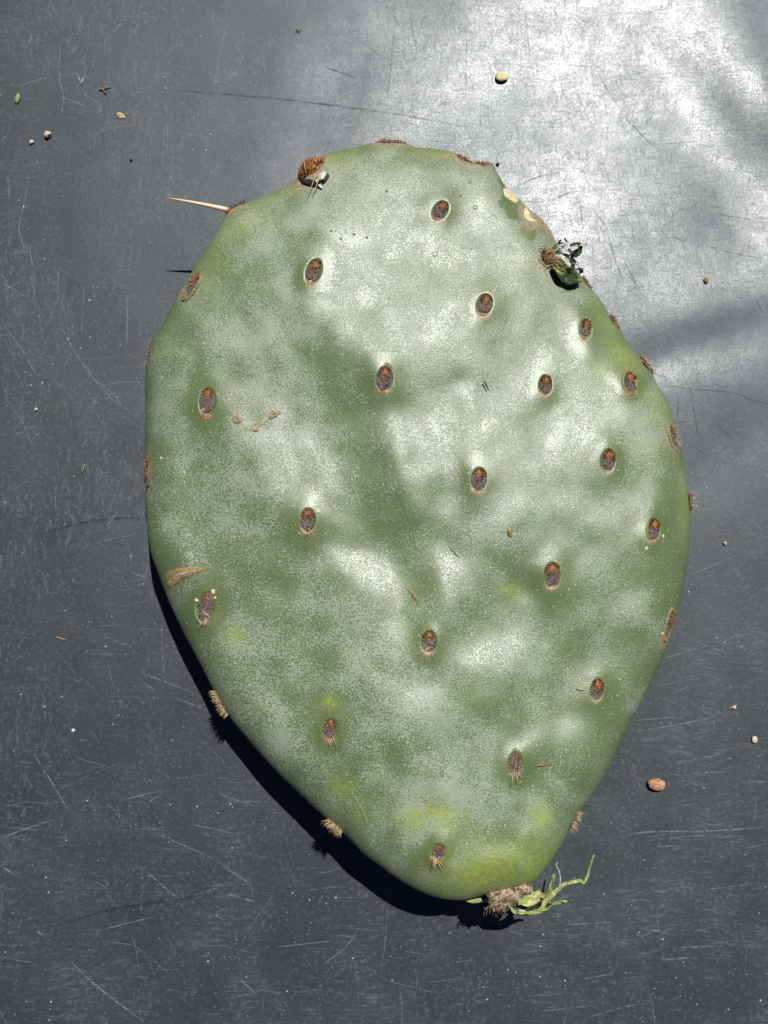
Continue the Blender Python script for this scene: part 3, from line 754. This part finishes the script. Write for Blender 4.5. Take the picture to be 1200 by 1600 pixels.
for pts, wd, m, rl, cu in [  # pale flaps: sun glare on dark green skin, put into the colour
    ([sh(866, 402, 10), sh(880, 404, 18), sh(893, 410, 20), sh(903, 413, 18)], [10, 17, 14, 5], M_DRY_GLARE, .35, .22),
    ([sh(866, 392, 10), sh(876, 386, 16), sh(886, 388, 20), sh(892, 396, 18)], [6, 9, 12, 8], M_DRY_GLARE, .4, .3),
    ([sh(864, 390, 8), sh(874, 383, 12), sh(884, 384, 14)], [6, 8, 5], M_DARKSKIN, .2, .3),
    ([sh(890, 402, 16), sh(900, 396, 22), sh(906, 386, 26), sh(902, 382, 28), sh(890, 384, 26)], [5, 12, 9, 7, 4], M_DARKSKIN, -.3, .3),
    ([sh(903, 384, 26), sh(911, 382, 28), sh(918, 381, 30)], [5, 4, 2.5], M_DRY_GLARE, .1, .1),
    ([sh(870, 412, 8), sh(884, 414, 10), sh(898, 417, 10)], [8, 10, 4], M_DARKSKIN, .2, .2),
    ([sh(878, 414, 13), sh(892, 412, 16), sh(904, 412, 15)], [3, 4, 3], M_BLACK, .2, .2),
    ([sh(880, 436, 4), sh(892, 443, 6), sh(904, 443, 5)], [5, 9, 5], M_DARKSKIN, .2, .3),
    ([sh(902, 420, 10), sh(907, 422, 12), sh(908, 427, 10)], [5, 8, 5], M_BLACK, 0, .3),
    ([sh(873, 379, 8), sh(876, 376, 10)], [5, 4], M_BLACK, 0, .3), ([sh(882, 372, 14), sh(885, 378, 16)], [2, 4], M_BLACK, 0, .3)]:
    ribbon('shred_flap', pts, wd, m, shred, 1.3, rl, cu)
v, f = [], []
for _ in range(40):
    x = 868 + r.uniform(0, 14); y = 412 + r.uniform(0, 12); b0 = W(*sh(x, y, 8)); d = unit(np.array([r.gauss(.6, .3), r.gauss(-.7, .3), .3])) * K * r.uniform(10, 20)
    bristle(v, f, b0, b0 + d, K * .9, K * .3, segs=1)
mesh('bristle', v, f, M_STRIP, shred)

# ---- scars on the face
def face_patch(name, pts, mat, raise_=1.0, jit=.8, seed=0, parent=cactus, shrink=True):
    """irregular thin scab that follows the skin; pts = outline in photo pixels"""
    P2 = closed_spline(np.array(pts, float), 6); c = P2.mean(0); r = random.Random(seed); v, f = [], []; n = len(P2); R = 6
    for i in range(R + 1):
        t = i / R
        q = c + (P2 - c) * max(t, .001)
        z = top_h(q[:, 0], q[:, 1]) + (raise_ * (1 - t ** 4) + np.array([r.uniform(-jit, jit) for _ in range(n)]) * (t < .99) - (1.2 if i == R else 0)) + .15
        v.extend(W(q[:, 0], q[:, 1], z))
    for i in range(R):
        for j in range(n): f.append((i * n + j, (i + 1) * n + j, (i + 1) * n + (j + 1) % n, i * n + (j + 1) % n))
    o = mesh(name, v, f, mat)
    if parent is cactus: adopt(o, cactus)
    else: o.parent = parent
    return o
s1 = face_patch('scar', [(256, 898), (268, 889), (290, 885), (318, 884), (326, 888), (312, 894), (296, 902), (280, 910), (268, 918), (261, 922)], M_CORKEDGE, 1.2, .5, 1)
tag(s1, 'brown edged corky gash scar near the rim')
face_patch('scab', [(264, 902), (276, 896), (296, 891), (312, 889), (304, 896), (288, 902), (272, 910)], M_CORK, 2.6, 1.0, 2, s1)
face_patch('scab', [(260, 912), (266, 906), (270, 912), (264, 919)], M_CORKEDGE, 2.4, .6, 3, s1)
s2 = face_patch('scar', [(376, 668), (392, 664), (408, 656), (420, 648), (424, 654), (412, 664), (398, 673), (384, 674)], M_SCAB, 1.2, .5, 4)
tag(s2, 'pale curved corky scar beside an areole')
face_patch('scab', [(362, 652), (368, 645), (377, 647), (381, 657), (374, 663), (365, 661)], M_CORK, 2.2, .8, 5, s2)
face_patch('scab', [(417, 649), (424, 641), (435, 639), (440, 645), (430, 653), (421, 656)], M_CORK, 2.2, .8, 6, s2)
face_patch('scab', [(394, 672), (400, 669), (405, 671), (399, 675)], M_CORK, 2.2, .5, 7, s2)
s3 = face_patch('scar', [(785, 294), (790, 293), (799, 300), (808, 308), (811, 314), (806, 318), (797, 313), (788, 306)], M_FLESH, .8, .2, 8)
tag(s3, 'smooth cream scar on the rim')
s4 = face_patch('scar', [(820, 322), (826, 328), (830, 338), (838, 345), (832, 347), (824, 344), (818, 336)], M_FLESH, .8, .4, 9)
s5 = face_patch('scar', [(548, 1235), (556, 1246), (566, 1262), (574, 1280), (576, 1296), (572, 1294), (567, 1276), (557, 1254)], M_LIP, .5, .2, 11)
tag(s5, 'pale green crescent scratch low on the pad')
for k, (x, y, rr, m) in enumerate([(310, 596, 4.2, 'r'), (310, 609, 3, 'r'), (583, 590, 4.5, 'r'), (497, 799, 4.5, 'f'), (458, 819, 3.8, 'r'), (467, 834, 2, 'f'), (333, 925, 5, 'f'), (307, 938, 4, 'f'),
        (336, 934, 3, 'f'), (306, 960, 2.5, 'f'), (680, 397, 4, 'r'), (518, 361, 2.6, 'd'), (553, 366, 3, 'd'), (573, 371, 3, 'd'), (604, 299, 2.6, 'd'), (533, 373, 2.6, 'd'), (721, 271, 3, 'r'), (734, 283, 3, 'r'),
        (720, 306, 3, 'd'), (743, 324, 3, 'r'), (638, 614, 3, 'd'), (1035, 990, 3, 'f'), (1010, 857, 4, 'f'), (1036, 838, 3.4, 'f'), (663, 262, 2, 'd'), (661, 254, 1.5, 'd'), (252, 716, 3, 'f'), (288, 738, 2.5, 'f'), (1021, 962, 4, 'r')]):
    fr = face_frame(x, y, 0, .2)
    if m == 'r': part('pimple', fr, ring_local(rr * .9, rr * .9, 1.3, .5, 18, k, jit=.2), M_LIP, cactus)
    else: part('pimple', fr, dome_local(rr * .8, rr * .9, 1.2, 4, 12, .2, k), M_FLESH if m == 'f' else M_LIP, cactus)

# ------------------------------------------------------------------ loose bits lying on the pad
def loose_bristle(pts, r0, label, mat=M_TAN, dz=1.0):
    v, f = [], []
    for (x0, y0, x1, y1) in pts:
        bristle(v, f, W(x0, y0, zt(x0, y0) + dz), W(x1, y1, zt(x1, y1) + dz), K * r0, K * .35, segs=4, bend=(0, 0, K * .6))
    return tag(mesh('loose_bristle', v, f, mat), label, 'bristle', 'broken bristles lying on the pad')
loose_bristle([(754, 599, 761, 611), (757, 595, 764, 609)], 1.0, 'tiny forked brown bristle lying on the middle of the pad', M_CORKEDGE)
loose_bristle([(636, 918, 655, 946), (640, 920, 654, 940)], .8, 'thin straw bristle lying on the wax above an areole near pad centre')
loose_bristle([(837, 1197, 863, 1194), (840, 1195, 862, 1192)], 1.2, 'short straw bristle lying beside the areole low on the pad', M_CORKEDGE)
loose_bristle([(901, 1076, 916, 1079)], 1.6, 'short curled straw bristle tip beside a rusty areole near right edge')
loose_bristle([(702, 853, 718, 872)], .8, 'hair thin pale bristle lying below the central areole')
v, f = dome_local(7, 3.2, 2.4, 4, 12, .3, 9)
fr = face_frame(796, 833, 60, .8)
tag(mesh('skin_flake', fr(np.array(v)), f, M_CORKEDGE), 'tiny brown flake lying on the wax of the pad', 'flake')

# ------------------------------------------------------------------ crumbs and pebbles lying on the sheet
def pebble(name, x, y, a, b, h, mat, label, cat, group=None, seed=0, lean=0.0):
    r = random.Random(seed); v, f = [], []; n, m = 9, 14
    dirs = [(unit(np.array([r.gauss(0, 1), r.gauss(0, 1), r.gauss(0, 1)])), r.uniform(.70, .98)) for _ in range(11)]
    for i in range(n + 1):
        ph = math.pi * i / n
        for j in range(m):
            g = 2 * math.pi * j / m; d = np.array([math.sin(ph) * math.cos(g), math.sin(ph) * math.sin(g), math.cos(ph)])
            s = 1.0
            for (q, c) in dirs:
                dd = d.dot(q)
                if dd > 1e-3: s = min(s, c / dd)
            p = d * s * (1 + r.uniform(-.03, .03)); v.append(p)
    v = np.array(v); v[:, 2] -= v[:, 2].min(); ca, sa = math.cos(lean), math.sin(lean)
    o = W(x, y, 0); z0 = float(table_h(x, y)) - .15
    pts = [(o[0] + K * (p[0] * a * ca - p[1] * b * sa), o[1] + K * (p[0] * a * sa + p[1] * b * ca), K * (z0 + p[2] * h * .5)) for p in v]
    for i in range(n):
        for j in range(m): f.append((i * m + j, (i + 1) * m + j, (i + 1) * m + (j + 1) % m, i * m + (j + 1) % m))
    return tag(mesh(name, pts, f, mat, smooth=False), label, cat, group)
G = 'grit scattered on the sheet'
pebble('pebble', 785, 117, 11, 11, 8, M_STONE['yellow'], 'pale yellow angular pebble on the glare of the sheet', 'pebble', G, 1)
pebble('pebble', 1024, 1224, 14, 10, 13, M_STONE['terracotta'], 'reddish brown pebble on the dark sheet, largest of the grit', 'pebble', G, 2, -.1)
pebble('pebble', 76, 212, 6.5, 6, 9, M_STONE['cream'], 'cream drop shaped pebble on the dark sheet beside a smaller grain', 'pebble', G, 3, .8)
pebble('grain', 50, 223, 4, 4, 5, M_STONE['cream'], 'small cream grain beside the drop shaped pebble', 'grit', G, 4)
pebble('grain', 1178, 1155, 5, 5.5, 6, M_STONE['cream'], 'cream grain on the dark sheet up and aside from the reddish pebble', 'grit', G, 5)
pebble('grain', 1147, 1105, 3.2, 3.2, 4, M_STONE['cream'], 'tiny cream grain touching a short straw hair on the dark sheet', 'grit', G, 6)
pebble('grain', 1104, 437, 4.5, 6, 7, M_STONE['tan'], 'small tan grain on the silvery glare with a dark side', 'grit', G, 7)
pebble('grain', 1132, 849, 3, 3.5, 4, M_STONE['tan'], 'tiny tan grain on the sheet beside the widest part of the pad', 'grit', G, 8)
pebble('grain', 57, 640, 3, 3, 4, M_STONE['cream'], 'tiny pinkish cream grain alone on the dark sheet', 'grit', G, 9)
pebble('grain', 205, 250, 3, 2.6, 3, M_STONE['black'], 'tiny black grain on the grey sheet', 'grit', G, 10)
pebble('grain', 778, 255, 3.2, 3.4, 4, M_STONE['black'], 'tiny black grain on the glare beside the rusty rim areole', 'grit', G, 11)
pebble('grain', 115, 1141, 3, 3, 2.5, M_DUST, 'white dust grain on a scratch of the dark sheet', 'grit', G, 12)
pebble('leaf_crumb', 28, 155, 5, 9, 5, M_LEAF, 'bright green crumb of plant lying on the grey sheet', 'plant crumb', None, 13, -.1)
pebble('leaf_crumb', 189, 181, 8, 5, 3, M_STONE['tan'], 'brownish dry crumb of plant lying on the grey sheet', 'plant crumb', None, 14, -.6)
def straw(pts, r0, label, mat=M_TAN):
    v, f = [], []
    for (x0, y0, x1, y1) in pts:
        bristle(v, f, W(x0, y0, float(table_h(x0, y0)) + r0), W(x1, y1, float(table_h(x1, y1)) + r0 + .8), K * r0, K * r0 * .5, segs=3, bend=(0, 0, K * .4))
    return tag(mesh('straw_bit', v, f, mat), label, 'straw', 'bits of straw on the sheet')
straw([(122, 120, 128, 133), (131, 121, 127, 132), (125, 127, 131, 127)], 1.0, 'pale splintered straw bit on the grey sheet', M_DRY_GLARE)
straw([(155, 141, 173, 135), (160, 139, 166, 147)], 1.5, 'olive brown forked straw bit on the grey sheet', M_CORKEDGE)
straw([(128, 738, 133, 725)], 1.0, 'short greenish straw bit on the dark sheet beside the pad', M_STRIP)
straw([(1139, 1107, 1152, 1101)], .8, 'short straw hair beside a tiny cream grain', M_TAN)
straw([(88, 995, 103, 1000)], 1.0, 'short pale straw hair on the dark sheet', M_TAN)
straw([(463, 45, 470, 52), (462, 50, 472, 46)], .8, 'faint straw crumb above the rusty bud on the grey sheet', M_CORKEDGE)

# ------------------------------------------------------------------ scratches, rub marks and dust on the sheet
def strips(name, paths, mat, lift):
    v, f, s = [], [], []
    for (pts, w) in paths:
        P2 = []; pts = np.array(pts, float); n = len(pts)
        for i in range(n - 1):
            p0, p1, p2, p3 = pts[max(i - 1, 0)], pts[i], pts[i + 1], pts[min(i + 2, n - 1)]
            m = max(3, int(np.hypot(*(p2 - p1)) / 9))
            for t in np.arange(m) / m: P2.append(.5 * (2 * p1 + (p2 - p0) * t + (2 * p0 - 5 * p1 + 4 * p2 - p3) * t * t + (3 * p1 - p0 - 3 * p2 + p3) * t ** 3))
        P2.append(pts[-1]); P2 = np.array(P2); m = len(P2)
        d = np.gradient(P2, axis=0); d /= np.maximum(np.linalg.norm(d, axis=1, keepdims=True), 1e-6); nn = np.stack([-d[:, 1], d[:, 0]], 1)
        b = len(v); tt_ = np.linspace(0, 1, m); al = np.clip(np.minimum(tt_, 1 - tt_) * 5, 0, 1)
        for q, a in ((-1, 0), (0, 1), (1, 0)):
            e = P2 + nn * q * w
            L3 = W(e[:, 0], e[:, 1], 0); L3[:, 2] = (table_h(e[:, 0], e[:, 1]) + lift) * K
            v.extend(L3); s.extend(al * a)
        for k in range(2):
            for i in range(m - 1): f.append((b + k * m + i, b + k * m + i + 1, b + (k + 1) * m + i + 1, b + (k + 1) * m + i))
    o = mesh(name, v, f, mat, table)
    at = o.data.attributes.new('soft', 'FLOAT', 'POINT'); at.data.foreach_set('value', np.array(s, np.float32))
    o['kind'] = 'stuff'
    return o
SCR = [([(53,1178),(75,1212),(108,1268)],1.6),([(2,1310),(40,1295),(86,1280)],1.4),([(0,1352),(28,1370)],1.8),([(56,1454),(68,1461)],1.6),([(108,1500),(150,1540),(225,1597)],1.8),
 ([(20,1500),(54,1504)],1.2),([(213,1048),(260,1066),(308,1084)],1.3),([(225,1068),(245,1080)],1.2),([(272,1090),(320,1108)],1.2),([(340,1240),(400,1260)],1.4),([(345,1352),(390,1380)],1.2),
 ([(354,1396),(400,1410)],2.0),([(228,1360),(262,1390),(280,1404)],1.2),([(150,1455),(240,1432)],1.1),([(372,1528),(400,1552)],1.5),([(296,1402),(340,1387)],1.2),([(184,1252),(255,1234)],1.2),
 ([(232,1254),(246,1244)],1.8),([(300,1288),(365,1302)],1.0),([(240,1300),(330,1340),(390,1378)],.9),([(205,350),(204,378)],1.0),
 ([(98,60),(92,110),(100,160),(88,190)],1.3),([(90,150),(120,160),(140,172)],1.2),([(28,135),(60,125),(86,120)],1.2),([(366,10),(348,60),(332,150)],2.0),([(222,0),(210,60)],1.6),([(204,20),(160,70)],1.4),
 ([(352,145),(360,180),(365,226)],1.3),([(256,190),(254,262)],1.6),([(262,190),(260,240)],1.2),([(12,270),(15,312)],1.4),([(46,280),(35,330),(30,360),(42,398)],1.3),([(305,200),(330,228),(348,242)],1.0),
 ([(50,470),(54,452),(46,440)],1.4),([(0,500),(30,540),(58,588)],1.3),([(85,490),(130,570),(190,640)],1.2),([(140,590),(170,610),(195,640)],1.0),([(200,455),(198,542)],1.3),([(146,440),(148,474)],1.3),([(150,522),(168,545)],1.2),
 ([(92,410),(90,480)],1.0),([(165,825),(185,798)],1.3),([(15,632),(36,662),(52,702)],1.1),([(86,760),(88,800)],1.2),([(205,895),(228,902)],1.2),([(0,440),(45,466)],.9),([(44,380),(54,430)],1.2),
 ([(985,1144),(1060,1132),(1120,1119)],1.6),([(990,1126),(1060,1120)],1.0),([(1078,1208),(1136,1206)],1.3),([(1082,1155),(1100,1150)],1.0),([(960,1310),(1010,1300),(1110,1298),(1200,1292)],1.8),
 ([(1020,1322),(1062,1322)],1.5),([(1136,1316),(1158,1314)],1.5),([(1122,1310),(1150,1304)],1.2),([(1160,1326),(1200,1318)],1.2),([(1058,1258),(1086,1257)],1.0),([(975,1338),(985,1325)],1.0),
 ([(1035,1030),(1075,1017),(1110,1008)],1.4),([(1075,900),(1150,868)],1.4),([(1080,1000),(1140,1022)],1.0),([(1030,1500),(1090,1495)],1.6),([(1060,1480),(1130,1478)],1.3),([(910,1530),(960,1520)],1.2),
 ([(880,1445),(960,1440)],1.0),([(1000,1450),(1060,1462)],1.0),([(1100,1390),(1180,1380)],1.0),([(840,1580),(930,1570)],1.0),([(430,1480),(520,1470)],1.1),([(500,1510),(540,1480),(560,1450)],1.0),
 ([(560,60),(600,90)],1.0),([(480,350),(490,395)],1.0),([(405,60),(416,120),(412,180)],1.2),([(470,20),(455,95)],1.1),([(616,40),(606,150)],1.6),([(570,100),(560,200)],1.2),([(640,20),(652,80)],1.0),
 ([(420,150),(422,190),(436,240)],1.2),([(430,230),(440,280)],1.2)]
rs = random.Random(44)
for _ in range(520):
    x = rs.uniform(-60, 1260); y = rs.uniform(-40, 1640); L = rs.uniform(8, 70) * (1 if rs.random() < .8 else 1.8)
    a = rs.choice([rs.gauss(1.45, .22), rs.gauss(.7, .25), rs.gauss(-.2, .2), rs.uniform(0, 3.14)]) if x < 600 else rs.choice([rs.gauss(-.12, .14), rs.gauss(-.12, .12), rs.gauss(1.4, .3), rs.uniform(0, 3.14)])
    c = rs.gauss(0, .025)
    SCR.append(([(x, y), (x + math.cos(a) * L / 2 - math.sin(a) * c * L, y + math.sin(a) * L / 2 + math.cos(a) * c * L), (x + math.cos(a) * L, y + math.sin(a) * L)], rs.choice([.45, .5, .6, .8])))
strips('scratch', SCR, M_SCRATCH, .20)
RUB = [([(740,196),(640,178),(540,165),(400,150),(240,138)],2.4),([(500,100),(560,120)],2),([(810,288),(845,274),(876,268)],2.0),([(858,316),(890,300),(916,298)],1.8),([(920,316),(945,352),(960,400),(976,445)],1.4),
 ([(1064,580),(1078,610),(1085,645),(1091,680)],1.3),([(1028,600),(1080,608),(1150,615),(1200,640)],1.3),([(1060,616),(1058,660)],1.0),([(972,400),(998,450)],1.0),([(730,50),(728,150)],1.2),([(1050,366),(1072,376)],1.8),
 ([(1100,380),(1160,396),(1200,402)],1.2),([(800,410),(795,380)],1.0),([(905,300),(912,370)],1.0),([(882,50),(895,75)],1.0),([(1070,690),(1120,720)],1.0),([(1125,700),(1110,745)],1.0),([(988,350),(992,380)],1.4),
 ([(1180,340),(1120,330)],1.2),([(70,1452),(180,1420),(280,1405),(340,1388)],3.0),([(60,836),(140,815),(220,808)],2.2),([(0,350),(60,330)],1.0),([(930,100),(980,180),(1040,240)],1.0),([(820,20),(830,90)],1.0)]
for _ in range(90):
    x = rs.uniform(680, 1220); y = rs.uniform(-10, 720); L = rs.uniform(8, 46); a = rs.choice([rs.gauss(1.3, .3), rs.gauss(.4, .3), rs.uniform(0, 3.14)])
    RUB.append(([(x, y), (x + math.cos(a) * L / 2 + rs.gauss(0, 2), y + math.sin(a) * L / 2), (x + math.cos(a) * L, y + math.sin(a) * L)], rs.choice([.7, .9, 1.1])))
strips('rub_mark', RUB, M_SMUDGE, .35)
v, f = [], []
for _ in range(1100):
    x = rs.uniform(-40, 1240); y = rs.uniform(-30, 1630); z = float(table_h(x, y)); rr = rs.choice([.5, .6, .6, .7, .8, .9, 1.3]) * rs.uniform(.8, 1.1)
    o = W(x, y, 0); b = len(v); e = rs.uniform(.6, 1.6)
    for d in ((1, 0, 0), (0, 1, 0), (-1, 0, 0), (0, -1, 0), (0, 0, .8)):
        v.append((o[0] + K * rr * d[0] * e, o[1] + K * rr * d[1], K * (z + rr * d[2] + .05)))
    f += [(b, b + 1, b + 4), (b + 1, b + 2, b + 4), (b + 2, b + 3, b + 4), (b + 3, b, b + 4)]
o = mesh('dust', v, f, M_DUST, table); o['kind'] = 'stuff'
